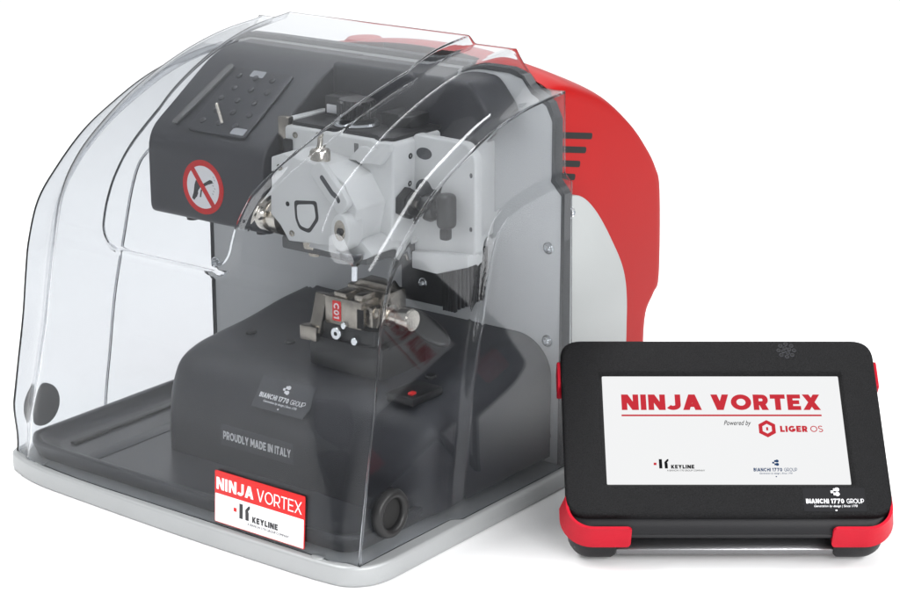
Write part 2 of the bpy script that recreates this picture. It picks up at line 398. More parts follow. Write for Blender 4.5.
# red rear housing: lofted cowl
RP = catmull([(27.0, 34.0), (29.4, 34.0), (31.9, 33.3), (35.8, 31.7), (39.8, 29.0), (42.4, 26.6), (44.2, 24.4), (45.1, 22.0), (45.4, 14.0), (44.5, 12.4), (43.2, 10.8), (42.9, 7.5), (42.9, 1.75)], 5)
bm = bmesh.new(); t = bmesh.new(); rows = []; xa, xb = -30.5, -2.6
NXR = 70
for i in range(NXR+1):
    tt = -math.cos(math.pi*i/NXR); x = (xa+xb)/2+(xb-xa)/2*tt
    g = (1-abs(tt)**9)**(1/5) if abs(tt) < 1 else 0
    g = .86+.14*g; cr = 1.9*(1-tt*tt)
    row = []
    for y, z in RP:
        up = max(0, (z-20)/14)
        row.append(t.verts.new((x, 27.0+(y-27.0)*(.93+.07*(g-.86)/.14), 12+(z-12)*(.94+.06*(g-.86)/.14 if z > 12 else 1)+cr*up)))
    rows.append(row)
for a, b in zip(rows, rows[1:]):
    for j in range(len(a)-1): t.faces.new((a[j], a[j+1], b[j+1], b[j]))
for row in (rows[0], rows[-1]):
    t.faces.new(row+[t.verts.new((row[0].co.x, 27.0, 1.75))])
merge(bm, t); redh = obj('rear_housing', bm, 'red', MC, 60)
for k, (xr, y) in enumerate(((592, 136), (586, 150), (580, 164), (575, 177))):
    p0 = onpx(556, y-1, 0, -2.6); p1 = onpx(xr, y, 0, -2.6)
    d = Vector((0, p1.y-p0.y, p1.z-p0.z)); ln = d.length
    m = frame(p0, d, (0, -d.z, d.y) if d.y > 0 else (0, 0, 1))
    bm = bmesh.new(); prism(bm, rounded(rect(-.2, ln, -.27, .27), .25, 4), 'Z', -.05, .035, mtx=m); obj('vent_slot', bm, 'hole_shade', redh)
bm = bmesh.new(); lathe(bm, [(1.75, -1), (1.75, .9), (1.5, 1.15), (.9, 1.22), (0, 1.22)], (-24.2, 29.3, 34.3), (0, .0, 1)); obj('cap', bm, 'red', redh)

# ---------------- head: dark cover on the left with the prohibition sign
hprof = rounded([(12.5, 21.4), (12.5, 28.6), (21.6, 34.6), (25.95, 34.75), (25.95, 27), (20, 21.6)], [1.0, 1.6, 2.5, .3, .5, 2], 5)
bm = bmesh.new(); prism(bm, hprof, 'X', -34.6, -21.3, .9, 4, ang=50); head = obj('head_cover', bm, 'dark', MC, 50)
sl = Vector((0, 9.1, 6.0)).normalized()
hf = frame((-31.7, 12.95, 29.10), (1, 0, 0), sl)          # lies on the sloping top; local y runs up the slope
bm = bmesh.new(); t = bmesh.new()
prism(bm, rounded(rect(1.2, 7.8, .2, 8.0), .5, 4), 'Z', -.1, .06, .04, 2, mtx=hf, ang=60); pan = obj('key_panel', bm, 'dark', head)
bm = bmesh.new(); prism(bm, rounded([(-.9, .6), (-.2, .5), (.9, 8.0), (.4, 8.3), (.1, 8.1)], .3, 4), 'Z', -.1, .14, .08, 2, mtx=hf, ang=60); obj('grip_strip', bm, 'plug', head)
for i in range(3):
    for j in range(5):
        bm = bmesh.new(); lathe(bm, [(.3, -.02), (.3, .08), (.2, .14), (0, .15)], (0, 0, 0), (0, 0, 1), 20)
        bmesh.ops.transform(bm, matrix=hf @ Matrix.Translation((2.2+i*1.9+(j % 2)*.5, 1.4+j*1.4, .05)), verts=bm.verts[:])
        obj('key_button', bm, 'dark', pan)
for (a, b, s) in ((6.0, .45, 'CODE'), (3.3, 7.1, 'SIDE')):
    bm = bmesh.new(); prism(bm, rounded(rect(a, a+1.5, b, b+.75), .12, 3), 'Z', .06, .10, mtx=hf); lp = obj('small_label', bm, 'greyp', pan)
bm = bmesh.new(); cyl(bm, hf @ Vector((4.5, 1.4, .1)), (-.25, -.1, 1), .17, 1.8, 20); obj('pin', bm, 'nickel', pan)
# prohibition sign on the front face
sf = frame((-28.15, 12.48, 24.65), (1, 0, 0), (0, 0, 1))
def ell(rx, ry, n=48): return [(rx*math.cos(2*math.pi*k/n), ry*math.sin(2*math.pi*k/n)) for k in range(n)]
bm = bmesh.new(); flat(bm, ell(2.35, 2.35), sf, .03); sign = obj('prohibition_sign', bm, 'redp', head)
bm = bmesh.new(); flat(bm, ell(1.85, 1.85), sf, .012, .03); obj('sign_face', bm, 'white', sign)
bm = bmesh.new()
flat(bm, [(-.95, .15), (-.8, .5), (-.35, .6), (-.15, .35), (-.3, -.05), (-.55, -.35), (-.75, -.9), (-1.05, -1.25), (-1.3, -1.1), (-1.1, -.6)], sf, .012, .043)
flat(bm, [(-.3, .2), (.1, .35), (.8, .75), (1.1, .72), (1.15, .5), (.6, .3), (.1, .05)], sf, .011, .043)
flat(bm, [(-.25, -.2), (-.1, -.25), (-.25, -.9), (-.4, -.9)], sf, .011, .043)
flat(bm, [(-.9, -1.0), (-.75, -.95), (-.55, -.55), (-.68, -.5)], sf, .010, .043)
obj('pictogram', bm, 'blackp', sign)
bm = bmesh.new()
for i in range(7):
    y = 1.1-i*.24; x = 1.2+.12*math.sin(i*1.9); flat(bm, [(x, y), (x+.14, y-.1), (x+.1, y-.16), (x-.04, y-.06)], sf, .010, .043)
obj('pictogram', bm, 'greyp', sign)
m2 = sf @ Matrix.Rotation(math.radians(-52), 4, 'Z')
bm = bmesh.new(); flat(bm, rect(-1.95, 1.95, -.24, .24), m2, .014, .05); obj('slash_bar', bm, 'redp', sign)
bm = bmesh.new(); lathe(bm, [(.55, 0), (.5, -.35), (0, -.35)], (-31, 14, 21.45)); obj('foot', bm, 'black', head)
bm = bmesh.new(); lathe(bm, [(.5, 0), (.45, -.35), (0, -.35)], (-23, 14, 21.45)); obj('foot', bm, 'black', head)

# dark arm cover that carries on to the right along the back plate
ap = rounded([(-21.5, 29.0), (-11.6, 29.6), (-10.9, 28.7), (-8.8, 28.3), (-4.7, 32.0), (-6.9, 34.6), (-8.0, 34.75), (-21.5, 34.75)], [0, .5, .6, 1, .6, .8, .5, 0], 4)
bm = bmesh.new(); prism(bm, ap, 'Y', 21.5, 25.97, .7, 4, ang=60); arm = obj('arm_cover', bm, 'dark', MC, 50)

# ---------------- carriage castings
bm = bmesh.new()
prism(bm, rounded([(-20.4, 21.8), (-20.4, 30.7), (-9.0, 30.7), (-9.0, 22.0)], [.3, .4, .4, .8], 3), 'Y', 14.2, 20.5, .22, 3, ang=50)
box(bm, -21.2, -20.2, 15, 20, 28.6, 31.1, .15)
car = obj('carriage', bm, 'cast', MC, 40)
bm = bmesh.new(); box(bm, -21.3, -20.2, 14.4, 15.2, 28.4, 31.3, .12); obj('guide_block', bm, 'bronze', car)
bm = bmesh.new(); box(bm, -20.35, -19.5, 13.9, 14.3, 27.6, 29.6, .1); box(bm, -20.6, -19.9, 13.8, 14.3, 26.9, 28, .1); obj('latch', bm, 'black', car)
bm = bmesh.new(); prism(bm, rounded([(-20.1, 14.7), (-9.4, 14.7), (-9.3, 21), (-20.1, 21)], .3, 3), 'Z', 30.65, 31.0, .06, 2)
box(bm, -19.6, -17.2, 18.4, 20.6, 30.9, 32.6, .15); box(bm, -13.4, -10.4, 18.2, 20.8, 30.9, 32.0, .15)
topp = obj('top_plate', bm, 'black', MC)
bm = bmesh.new(); box(bm, -19.3, -17.9, 18.3, 18.5, 31.2, 31.9, .05); obj('small_label', bm, 'white', topp)
bm = bmesh.new(); lathe(bm, [(.62, 0), (.62, .2), (.45, .5), (.2, .6), (0, .6)], (-16.2, 18.2, 31.0)); obj('screw', bm, 'zinc', topp)
bm = bmesh.new(); lathe(bm, [(1.95, 0), (2.0, .12), (1.9, .3), (1.3, .42), (.7, .5), (.7, .9), (0, .9)], (-14.9, 16.9, 31.0), seg=48); kn = obj('clamp_knob', bm, 'zinc', topp)
bm = bmesh.new(); t = bmesh.new()
rings = [];
for z, s in ((31.6, .9), (31.7, 1), (32.9, 1), (33.1, .88)):
    rings.append([(-14.9+s*(1.5+(.13 if k % 2 else 0))*math.cos(2*math.pi*k/48), 16.9+s*(1.5+(.13 if k % 2 else 0))*math.sin(2*math.pi*k/48), z) for k in range(48)])
t.free(); ring_loft(bm, rings); obj('knurled_grip', bm, 'black', kn)
# column plate; flat dark discs stand in for the shade in its openings
bm = bmesh.new(); prism(bm, rounded([(-9.2, 20.8), (-9.2, 31.0), (-3.8, 30.8), (-3.1, 29.9), (-3.0, 22.0), (-4.4, 21.2)], .4, 3), 'Y', 17, 18, .15, 3, ang=50)
prism(bm, [(-9.0, 20.0), (-9.0, 21.4), (-3.3, 22.0), (-3.3, 21.0), (-6.5, 19.9)], 'Y', 16.4, 18.5, .12, 2)
colp = obj('column', bm, 'cast', MC, 40)
for (cx, cz, rx, rz) in ((-8.05, 29.5, .8, .5), (-8.0, 26.6, .8, .75), (-3.45, 24.0, .14, .2), (-3.45, 28.4, .14, .2)):
    bm = bmesh.new(); prism(bm, [(cx+x, cz+z) for x, z in ell(rx, rz, 28)], 'Y', 16.985, 17.02); obj('opening', bm, 'gasket', colp)
# front casting
bm = bmesh.new()
fc = rounded([(-18.9, 24.2), (-18.7, 28.9), (-17.4, 29.4), (-13.2, 28.9), (-11.2, 28.0), (-9.8, 25.9), (-10.4, 22.9), (-11.2, 22.6), (-17.0, 22.2), (-17.9, 23.4)], .12, 3)
prism(bm, fc, 'Y', 10.6, 14.3, .14, 3, ang=50)
prism(bm, rounded([(-14.9, 23.2), (-9.9, 23.2), (-8.6, 22.2), (-9.6, 21.7), (-15.5, 21.8)], .3, 3), 'Y', 11.2, 19, .15, 2)
fro = obj('front_casting', bm, 'cast', MC, 40)
fm = frame((0, 10.6, 0), (1, 0, 0), (0, 0, 1))
bm = bmesh.new(); flat(bm, rounded([(-16.3, 25.7), (-13.9, 26.0), (-13.7, 24.5), (-14.7, 23.2), (-15.8, 23.4), (-16.2, 24.2)], .3, 3), fm, .03, -.01); wn = obj('window_rim', bm, 'black', fro)
bm = bmesh.new(); flat(bm, rounded([(-16.0, 25.4), (-14.2, 25.7), (-14.0, 24.6), (-14.8, 23.55), (-15.65, 23.7), (-15.95, 24.3)], .25, 3), fm, .03, 0.012); obj('inner_wall', bm, 'cast', wn)
bm = bmesh.new(); flat(bm, [(-17.0+x, 25.3+y) for x, y in ell(.2, .2, 20)], fm, .03, -.01); obj('opening', bm, 'hole_shade', fro)
# oval boss with its screw
bm = bmesh.new(); prism(bm, [(-10.75+x*1, 24.1+y) for x, y in ell(.95, 1.55, 36)], 'Y', 9.6, 11.4, .15, 3, ang=60); bo = obj('boss', bm, 'cast', fro, 40)
bm = bmesh.new(); flat(bm, [(-10.75+x, 24.3+y) for x, y in ell(.55, .85, 28)], frame((0, 9.6, 0), (1, 0, 0), (0, 0, 1)), .03, -.01); obj('recess', bm, 'bronze', bo)
bm = bmesh.new(); cyl(bm, (-10.7, 9.62, 24.2), (0, -1, 0), .34, .18, 6); obj('screw', bm, 'black', bo)
bm = bmesh.new(); box(bm, -18.4, -9.3, 11.3, 18.6, 21.2, 22.3, .2); obj('underside_shade', bm, 'plug', car)  # grey block stands in for the shading below the castings
for x, y, z in ((-19.2, 14.18, 30.0), (-10.2, 14.18, 29.9), (-19.4, 14.18, 26.4), (-17.8, 10.58, 28.2), (-16.6, 10.58, 22.9)):
    bm = bmesh.new(); lathe(bm, [(.26, 0), (.26, .06), (.2, .1), (.13, .1), (.12, -.02), (0, -.02)], (x, y+.02, z), (0, -1, 0), 20); obj('screw', bm, 'bronze', car)
for z in (24.6, 27.0, 29.3):
    bm = bmesh.new(); lathe(bm, [(.24, 0), (.24, .06), (.18, .1), (.12, .1), (.11, -.02), (0, -.02)], (-9.02, 16.4, z), (1, 0, 0), 20); obj('screw', bm, 'black', car)
bm = bmesh.new(); box(bm, -12.9, -12.5, 14.12, 14.22, 26.5, 30.2, .03); obj('groove', bm, 'plug', car)
bm = bmesh.new(); prism(bm, [(-13.2, 28.9), (-9.9, 28.9), (-9.0, 30.1), (-9.0, 30.75), (-10.2, 30.75), (-10.4, 30.2), (-12, 30.1)], 'Y', 13.7, 14.25, .08, 2); obj('rib', bm, 'cast', car)
# slotted lever
d = Vector((2.6, 0, -2.7)); lm = frame((-13.2, 10.3, 28.9), d, (2.7, 0, 2.6))
bm = bmesh.new(); prism(bm, rounded(rect(-.3, 4.1, -.85, .75), .6, 4), 'Z', -.1, .55, .1, 2, mtx=lm, ang=60); lv = obj('slotted_lever', bm, 'cast', fro)
bm = bmesh.new(); prism(bm, rounded(rect(.7, 3.3, -.2, .2), .2, 4), 'Z', .54, .57, mtx=lm); obj('slot', bm, 'gasket', lv)  # flat dark strip painted for the shade in the slot
# pin knob on top
bm = bmesh.new(); lathe(bm, [(.85, 0), (.85, .85), (.75, 1.0), (.35, 1.1), (.25, 1.4), (.22, 2.0), (.3, 2.1), (.28, 2.3), (0, 2.4)], (-14.6, 11.9, 28.9)); obj('pin_knob', bm, 'nickel', fro)
# cutter spindle at the casting's left
bm = bmesh.new()
lathe(bm, [(0, 0), (1.35, 0), (1.4, .1), (1.4, .9), (1.2, 1.0), (1.2, 1.5), (1.5, 1.55), (1.5, 2.3), (0, 2.3)], (-20.9, 12.2, 23.6), (1, 0, 0))
lathe(bm, [(0, 0), (.55, 0), (.55, .3), (.4, .5), (0, .5)], (-19.9, 10.6, 24.1), (0, -1, 0), 24)
obj('cutter_spindle', bm, 'nickel', MC)
bm = bmesh.new(); lathe(bm, [(1.5, 0), (1.3, -.5), (.5, -1.2), (.28, -1.4), (.26, -2.6), (.1, -2.8), (0, -2.8)], (-10.9, 11.6, 22.3)); obj('tracer_point', bm, 'zinc', MC)
bm = bmesh.new(); lathe(bm, [(.9, 0), (.8, -.6), (.4, -.7), (.35, -1.3), (0, -1.3)], (-15.6, 12, 22.2)); obj('cutter', bm, 'bronze', MC)
# hex nut, shaft and black wing knob on the right wall
bm = bmesh.new(); cyl(bm, (-9.05, 15.6, 25.6), (1, 0, 0), 1.3, .9, 6, .15); cyl(bm, (-8.2, 15.6, 25.6), (1, 0, 0), .95, .35, 24); hx = obj('adjuster_nut', bm, 'black', MC)
bm = bmesh.new(); cyl(bm, (-8.0, 15.6, 25.6), (1, 0, 0), .35, 1.6, 20); obj('shaft', bm, 'nickel', hx)
bm = bmesh.new(); lathe(bm, [(0, 0), (.7, 0), (1.05, .4), (1.1, .9), (.85, 1.35), (0, 1.4)], (-7.1, 15.6, 25.6), (1, 0, 0))
lathe(bm, [(0, 0), (.5, 0), (.5, .9), (0, .9)], (-5.8, 15.6, 25.6), (1, 0, 0))
box(bm, -5.6, -4.2, 15.0, 16.4, 24.1, 27.0, .45, 3); box(bm, -5.3, -4.5, 15.2, 16.0, 23.2, 24.2, .2); obj('wing_knob', bm, 'black', hx)
# chrome lever under the column
bm = bmesh.new(); cyl(bm, (-9.0, 17.2, 21.2), (1, .15, -.12), .16, 4.6, 16); cyl(bm, (-9.6, 16.8, 20.6), (.2, -.5, 1), .3, 1.7, 16); obj('lever_rod', bm, 'zinc', MC)
# motor bracket and ribbed block below
bm = bmesh.new(); box(bm, -13, -8.6, 20, 25, 15.8, 20.9, .2)
for k in range(9): box(bm, -8.7, -7.4, 20.2+k*.55, 20.5+k*.55, 15.6, 20.2, .06)
for k in range(5): box(bm, -8.5+k*.28, -8.36+k*.28, 19.9, 20.3, 15.6, 20.2, .03)
mb = obj('slide_block', bm, 'black', MC); screw((-10.6, 19.99, 17.6), (0, -1, 0), .35, mb)
bm = bmesh.new(); box(bm, -19, -7.5, 19, 25.98, 21, 29.2, .3); obj('support_neck', bm, 'cast', MC)
# lever handle: a flat oval paddle
bm = bmesh.new(); t = bmesh.new(); bmesh.ops.create_uvsphere(t, u_segments=36, v_segments=20, radius=1)
merge(bm, t, Matrix.Translation((-8.6, 17.8, 14.6)) @ Matrix.Rotation(math.radians(28), 4, 'Y') @ Matrix.Diagonal((2.5, 1.5, .55, 1)).to_4x4())
merge_h = cyl(bm, (-10.6, 18, 13.0), (.5, 0, .6), .5, 1.6, 16)
obj('paddle_lever', bm, 'black', MC)

# ---------------- vise on top of the housing
vt = bmesh.new()
box(vt, -17.2, -7.8, 11.6, 18.5, 9.8, 12.9, .2); box(vt, -16.4, -9.0, 12.0, 17.5, 12.8, 14.4, .15)
vis = obj('vise', vt, 'black', MC)
bm = bmesh.new(); box(bm, -14.9, -10.2, 11.9, 14.4, 14.3, 17.1, .12); box(bm, -13.9, -12.4, 12.1, 14.2, 17.0, 17.6, .1); box(bm, -11.3, -10.3, 12.1, 14.2, 17.0, 17.7, .1)
box(bm, -10.3, -9.3, 12.4, 15.5, 14.6, 16.6, .1); jaw = obj('jaw', bm, 'bronze', vis)
bm = bmesh.new(); box(bm, -14.6, -9.2, 14.9, 17.2, 14.3, 17.6, .15); prism(bm, [(-14.2, 17.4), (-9.6, 17.4), (-10.4, 18.2), (-13, 18.2)], 'Y', 15.1, 17, .08, 2); obj('jaw', bm, 'bronze', vis)
bm = bmesh.new(); prism(bm, rounded([(11.3, 13.2), (13.4, 13.0), (13.8, 16.6), (12.6, 16.9)], .2, 3), 'X', -17.0, -15.2, .12, 2); box(bm, -17.3, -15.4, 10.9, 12.6, 12.4, 13.9, .12); obj('side_clamp', bm, 'bronze', vis)
bm = bmesh.new(); lathe(bm, [(0, 0), (.8, 0), (.8, .7), (1.1, .8), (1.1, 1.3), (.75, 1.4), (.75, 2.4), (1.05, 2.5), (1.15, 2.7), (1.15, 3.7), (1.0, 3.9), (0, 3.9)], (-9.3, 13.4, 15.9), (1, 0, 0), 36); obj('vise_knob', bm, 'nickel', vis)
bm = bmesh.new(); cyl(bm, (-13.2, 11.9, 13.6), (0, -1, 0), .62, .5, 24); obj('screw', bm, 'zinc', vis)
bm = bmesh.new(); cyl(bm, (-13.2, 11.42, 13.6), (0, -1, 0), .22, .05, 6, .01); obj('screw_socket', bm, 'hole_shade', vis)
bm = bmesh.new(); cyl(bm, (-12.3, 11.9, 14.5), (0, -1, 0), .35, .4, 24); obj('screw', bm, 'zinc', vis)
bm = bmesh.new(); cyl(bm, (-10.9, 11.9, 13.2), (0, -1, 0), .4, .4, 24); obj('screw', bm, 'zinc', vis)
bm = bmesh.new(); box(bm, -10.7, -9.9, 11.8, 11.92, 14.5, 16.4, .02); obj('groove', bm, 'hole_shade', jaw)
bm = bmesh.new(); prism(bm, rounded(rect(-13.9, -12.9, 14.75, 16.75), .1, 3), 'Y', 11.84, 11.9); tg = obj('size_tag', bm, 'tag', jaw)
tf = frame((-13.4, 11.84, 15.75), (0, 0, -1), (1, 0, 0))
bm = bmesh.new(); caps(bm, 'C01', -.78, .78, -.32, .32, tf, .2, .02); obj('lettering', bm, 'white', tg)

ctr = (Vector((-12.5, 13, 11.4))-ORG[MC.name])*S
seen = set()
def shrink(o):
    if o.data.name not in seen:
        seen.add(o.data.name)
        for v in o.data.vertices: v.co = ctr+(v.co-ctr)*.85+Vector((0, 0, 1.5*S))
    for ch in [c_ for c_ in COL.objects if c_.parent == o]: shrink(ch)
shrink(vis)
# ================================================================== clear hood
Mp = [(-.95, 1.72), (-.78, 4.5), (-.35, 10), (.2, 14), (.75, 18), (1.3, 21.4), (2.3, 25.6), (4.5, 28.6), (8, 31.1), (11.7, 33.1), (16.8, 35), (21.9, 36.2), (27.2, 36.75)]
Bp = [(-.42, 1.72), (.1, 4.8), (1.1, 10), (1.85, 13.9), (2.35, 17.5), (2.85, 20.3), (4.1, 23.6), (6.4, 26.1), (9.5, 28.6), (12.8, 30.35), (17.3, 32.2), (22, 33.3), (27.2, 33.8)]
Ax = [3.0, 4.0, 5.2, 5.7, 6.0, 6.2, 6.3, 6.3, 6.3, 6.3, 6.3, 6.3, 6.3]
NS = 24
MM = catmull(Mp, NS); BB = catmull(Bp, NS); AX = np.interp(np.linspace(0, 12, 12*NS+1), range(13), Ax)
arc = np.concatenate([[0], np.cumsum(np.hypot(*np.diff(MM, axis=0).T))])
nst = len(MM)
tan = np.gradient(MM, axis=0); nor = np.stack([-tan[:, 1], tan[:, 0]], 1); nor /= np.linalg.norm(nor, axis=1)[:, None]
def xw(z): return .8+.6*z/34                      # distance of the side walls from x = 0 / -41
zwin = [20, 23, 25.8, 27.7, 31.7, 35.3, 36.75]; xr_ = [-14.3, -14.2, -13.9, -13.5, -11.2, -9.6, -10.6]; xl_ = [-29.1, -29.1, -29.1, -29.2, -29.6, -31, -31.6]
a0 = float(np.interp(21.6, MM[:, 1], arc))
def panel(x, i):
    z = MM[i, 1]
    dx = min(x-np.interp(z, zwin, xl_), np.interp(z, zwin, xr_)-x); da = arc[i]-a0; r = 2.2
    if dx < r and da < r: d = r-math.hypot(r-dx, r-da)
    else: d = min(dx, da)
    return .65*float(sstep((d+.2)/.8))
xi = []
t = bmesh.new(); rows = []
tc_ = np.concatenate([np.linspace(0, 1, 150)])
for i in range(nst):
    m_, b_ = MM[i], BB[i]; row = []
    ax = AX[i]; bx = xw(b_[1])
    left = [( -41+bx, 1, 1)]
    seq = []
    # facet of the left side, main face, facet of the right side
    nf = 34
    for k in range(nf): u = 1-k/nf; seq.append((-41+ax-(ax-bx)*u, u))
    for x in np.linspace(-41+ax, -ax, 300): seq.append((float(x), 0))
    for k in range(1, nf+1): u = k/nf; seq.append((-ax+(ax-bx)*u, u))
    for x, u in seq:
        ue = u+.48*math.sin(math.pi*u)*(1-.35*u) if u > 0 else 0
        p = m_+(b_-m_)*ue
        bul = .95*max(0, (-27-x)/13)**2*float(1-sstep((m_[1]-1.8)/4.5))
        q = p+nor[i]*(panel(x, i) if u == 0 else 0)
        row.append(t.verts.new((x, q[0]+bul, q[1])))
    rows.append(row)
for a, b in zip(rows, rows[1:]):
    for j in range(len(a)-1): t.faces.new((a[j], a[j+1], b[j+1], b[j]))
# side walls
CP = catmull([(11.2, 0), (11.6, 4), (12.2, 7.5), (13.1, 12.9), (14.4, 17.8), (15.8, 22.6), (17.3, 24.9), (20.4, 26.1), (25, 26.6), (29, 26.7)], 8)
SA, SB = CP[:-1], CP[1:]; SD = SB-SA; SL = (SD**2).sum(1)
def cdist(y, z):
    p = np.array((y, z)); u = np.clip(((p-SA)*SD).sum(1)/SL, 0, 1); q = SA+SD*u[:, None]; dd = np.hypot(*(p-q).T); k = int(dd.argmin())
    cr = SD[k, 0]*(p[1]-SA[k, 1])-SD[k, 1]*(p[0]-SA[k, 0]); return dd[k] if cr < 0 else -dd[k]
NT = 190; SG = []
for side in (0, 1):
    grid = []
    for i in range(nst):
        f = i/(nst-1); v0 = rows[i][-1 if side else 0]; b0 = np.array((v0.co.y, v0.co.z))
        y0 = rows[0][-1 if side else 0].co.y
        Q = np.array((y0+(27.2-y0)*f/.55, 1.72)) if f < .55 else np.array((27.2, 1.72+(33.8-1.72)*(f-.55)/.45))
        g = [v0]
        for k in range(1, NT+1):
            p = b0+(Q-b0)*k/NT; o = .7*float(sstep((cdist(*p)+.4)/.8))
            x = xw(p[1])-o; w = min(1, k/4)
            g.append(t.verts.new((-x if side else -41+x, p[0], p[1])))
        grid.append(g)
    SG.append(grid)
    for a, b in zip(grid, grid[1:]):
        for j in range(NT):
            t.faces.new((a[j], a[j+1], b[j+1], b[j]))
# round the ridges: relax the vertices near them
for it in range(30):
    new = []
    for i in range(1, nst-1):
        r = rows[i]; nl = len(r)
        
        for j in list(range(nf-12, nf+9))+list(range(nl-nf-9, nl-nf+12)):
            new.append((r[j], r[j].co*.5+(r[j-1].co+r[j+1].co)*.25))
    for v, c_ in new: v.co = c_
for side, g_ in enumerate(SG):
    for it in range(5):
        new = []
        for i in range(1, nst-1):
            r = rows[i]; q = g_[i]; chain = ([r[-k] for k in range(7, 1, -1)]+q[:6]) if side else ([r[k] for k in range(6, 0, -1)]+q[:6])
            for j in range(1, len(chain)-1): new.append((chain[j], chain[j].co*.5+(chain[j-1].co+chain[j+1].co)*.25))
        for v, c_ in new: v.co = c_
bm = bmesh.new(); merge(bm, t); bmesh.ops.remove_doubles(bm, verts=bm.verts[:], dist=.004)
bmesh.ops.dissolve_degenerate(bm, dist=.001, edges=bm.edges[:])
hood = obj('clear_hood', bm, 'hood', MC, 0)
so = hood.modifiers.new('thickness', 'SOLIDIFY'); so.thickness = .0022; so.offset = -1
# is the shell's outside facing out?  (test one face on the front)
me = hood.data
f0 = min(me.polygons, key=lambda p: (p.center-Vector((0, -.21, .10))).length)
if f0.normal.y > 0: me.flip_normals()

# grommets in the hood's side walls
bm = bmesh.new()
lathe(bm, [(1.25, -.5), (1.2, .3), (1.35, .55), (1.6, .62), (1.85, .5), (1.98, .2), (1.95, .02), (1.7, 0), (1.7, -.5), (1.25, -.5)], (-.85, 3.15, 4.95), (1, 0, 0), 56)
gr = obj('grommet', bm, 'rubber', hood, 50)
bm = bmesh.new(); lathe(bm, [(1.24, .12), (0, .12)], (-.85, 3.15, 4.95), (1, 0, 0), 40); obj('bore', bm, 'hole_shade', gr)
bm = bmesh.new(); lathe(bm, [(1.9, 0), (1.9, -.3), (1.7, -.45), (0, -.5)], (-39.75, 3.35, 5.3), (-1, 0, 0), 56); lathe(bm, [(0, 0), (1.9, 0)], (-39.75, 3.35, 5.3), (1, 0, 0), 56); obj('grommet', bm, 'plug', hood, 50)
# little clips holding the hood on the base
for x, y in ((-36.4, .1), (-4.6, -.75)):
    bm = bmesh.new(); lathe(bm, [(.62, -.05), (.58, .06), (.4, .1), (0, .12)], (x, y, 1.7)); obj('locating_stud', bm, 'silver', MC)

# name plate on the hood's front
nf_ = frame((-15.15, -1.02, 2.05), (1, .002, 0), (0, .24, 4.3))
bm = bmesh.new(); prism(bm, rounded(rect(0, 9.35, 0, 4.3), .12, 3), 'Z', 0, .09, .02, 2, mtx=nf_, ang=60); npl = obj('name_plate', bm, 'redp', hood)
bm = bmesh.new(); flat(bm, rounded(rect(.07, 9.28, .07, 2.42), .06, 3), nf_, .012, .09); wp = obj('white_field', bm, 'white', npl)
bm = bmesh.new(); caps(bm, 'NINJA', .2, 4.1, 2.78, 3.78, nf_, .23, .012, z=.09, gap=.13); obj('lettering', bm, 'white', npl)
bm = bmesh.new(); caps(bm, 'VORTEX', 4.45, 9.05, 2.78, 3.78, nf_, .105, .012, z=.09); obj('lettering', bm, 'white', npl)
def key_mark(bmR, bmB, x, y, s, mtx, z):
    flat(bmR, rect(x, x+.32*s, y+.35*s, y+.67*s), mtx, .012, z)
    flat(bmB, rect(x+.62*s, x+.98*s, y-.1*s, y+1.15*s), mtx, .012, z)
    flat(bmB, [(x+1.25*s, y+.75*s), (x+1.6*s, y+1.15*s), (x+1.75*s, y+1.15*s), (x+1.75*s, y+.95*s), (x+1.55*s, y+.7*s), (x+1.62*s, y+.55*s), (x+1.62*s, y-.1*s), (x+1.28*s, y-.1*s)], mtx, .012, z)
    caps(bmB, 'KEYLINE', x+2.0*s, x+4.7*s, y-.12*s, y+.38*s, mtx, .27, .012, z=z)
    text(bmB, 'A BIANCHI 1770 GROUP COMPANY', x+1.5*s, x+5.9*s, y-.48*s, y-.27*s, mtx, 0, .012, z=z)
bR, bB = bmesh.new(), bmesh.new(); key_mark(bR, bB, 2.05, 1.0, .98, nf_, .102)
obj('logo', bR, 'redp', npl); obj('logo', bB, 'blackp', npl)

# ================================================================== THE TABLET
TILT = math.radians(38)
tv = Vector((fh.x*math.cos(TILT), fh.y*math.cos(TILT), math.sin(TILT))); tn = RT.cross(tv)
TORG = Vector((20.31, 19.3, 3.07))-tn*3.9; TORG = CAM+(TORG-CAM)*.9915
TB = thing('control_tablet', 'black touch screen tablet with red corner bumpers, propped up beside the machine', 'tablet',
           TORG, Matrix((RT, tv, tn)).transposed())
u0, u1 = -12.85, 12.35; v1 = 17.85
def outline(i, vb, w, n=8, r=1.7):
    p = rounded([(u0+i, vb), (u1-i, vb), (u1-i, v1-i), (u0+i, v1-i)], r, n); return [(x, y, w) for x, y in p]
bm = bmesh.new()
ring_loft(bm, [outline(1.0, 1.6, .1, r=2.4), outline(.4, 1.5, .5, r=2.4), outline(.2, 1.45, 2.4, r=2.2), outline(.15, .58, 2.42, r=2.2), outline(.12, .6, 2.62, r=2.2), outline(.2, .75, 2.68, r=2.2)])
back = obj('back_shell', bm, 'tabside', TB, 50)
for poly in ([(u0+.2, 5), (u0+.2, .3), (-8.8, .3), (-8.8, 5)], [(8.0, 5), (8.0, .3), (u1-.2, .3), (u1-.2, 5)]):
    bm = bmesh.new(); rr_ = [0, 2.9, .25, 0] if poly[0][0] < 0 else [0, .25, 2.9, 0]
    lay = []
    for i_, w_ in ((.7, .0), (.25, .12), (.05, .5), (0, 1.2), (-.02, 2.5), (.1, 2.6)):
        cx_ = (poly[0][0]+poly[2][0])/2
        q = rounded([(p[0]+(i_ if p[0] < cx_ else -i_), p[1]+(i_*.8 if p[1] < 2 else 0)+w_*.12) for p in poly], rr_, 8); lay.append([(x, y, w_) for x, y in q])
    ring_loft(bm, lay); obj('corner_foot', bm, 'tabside', TB, 50)
bm = bmesh.new()
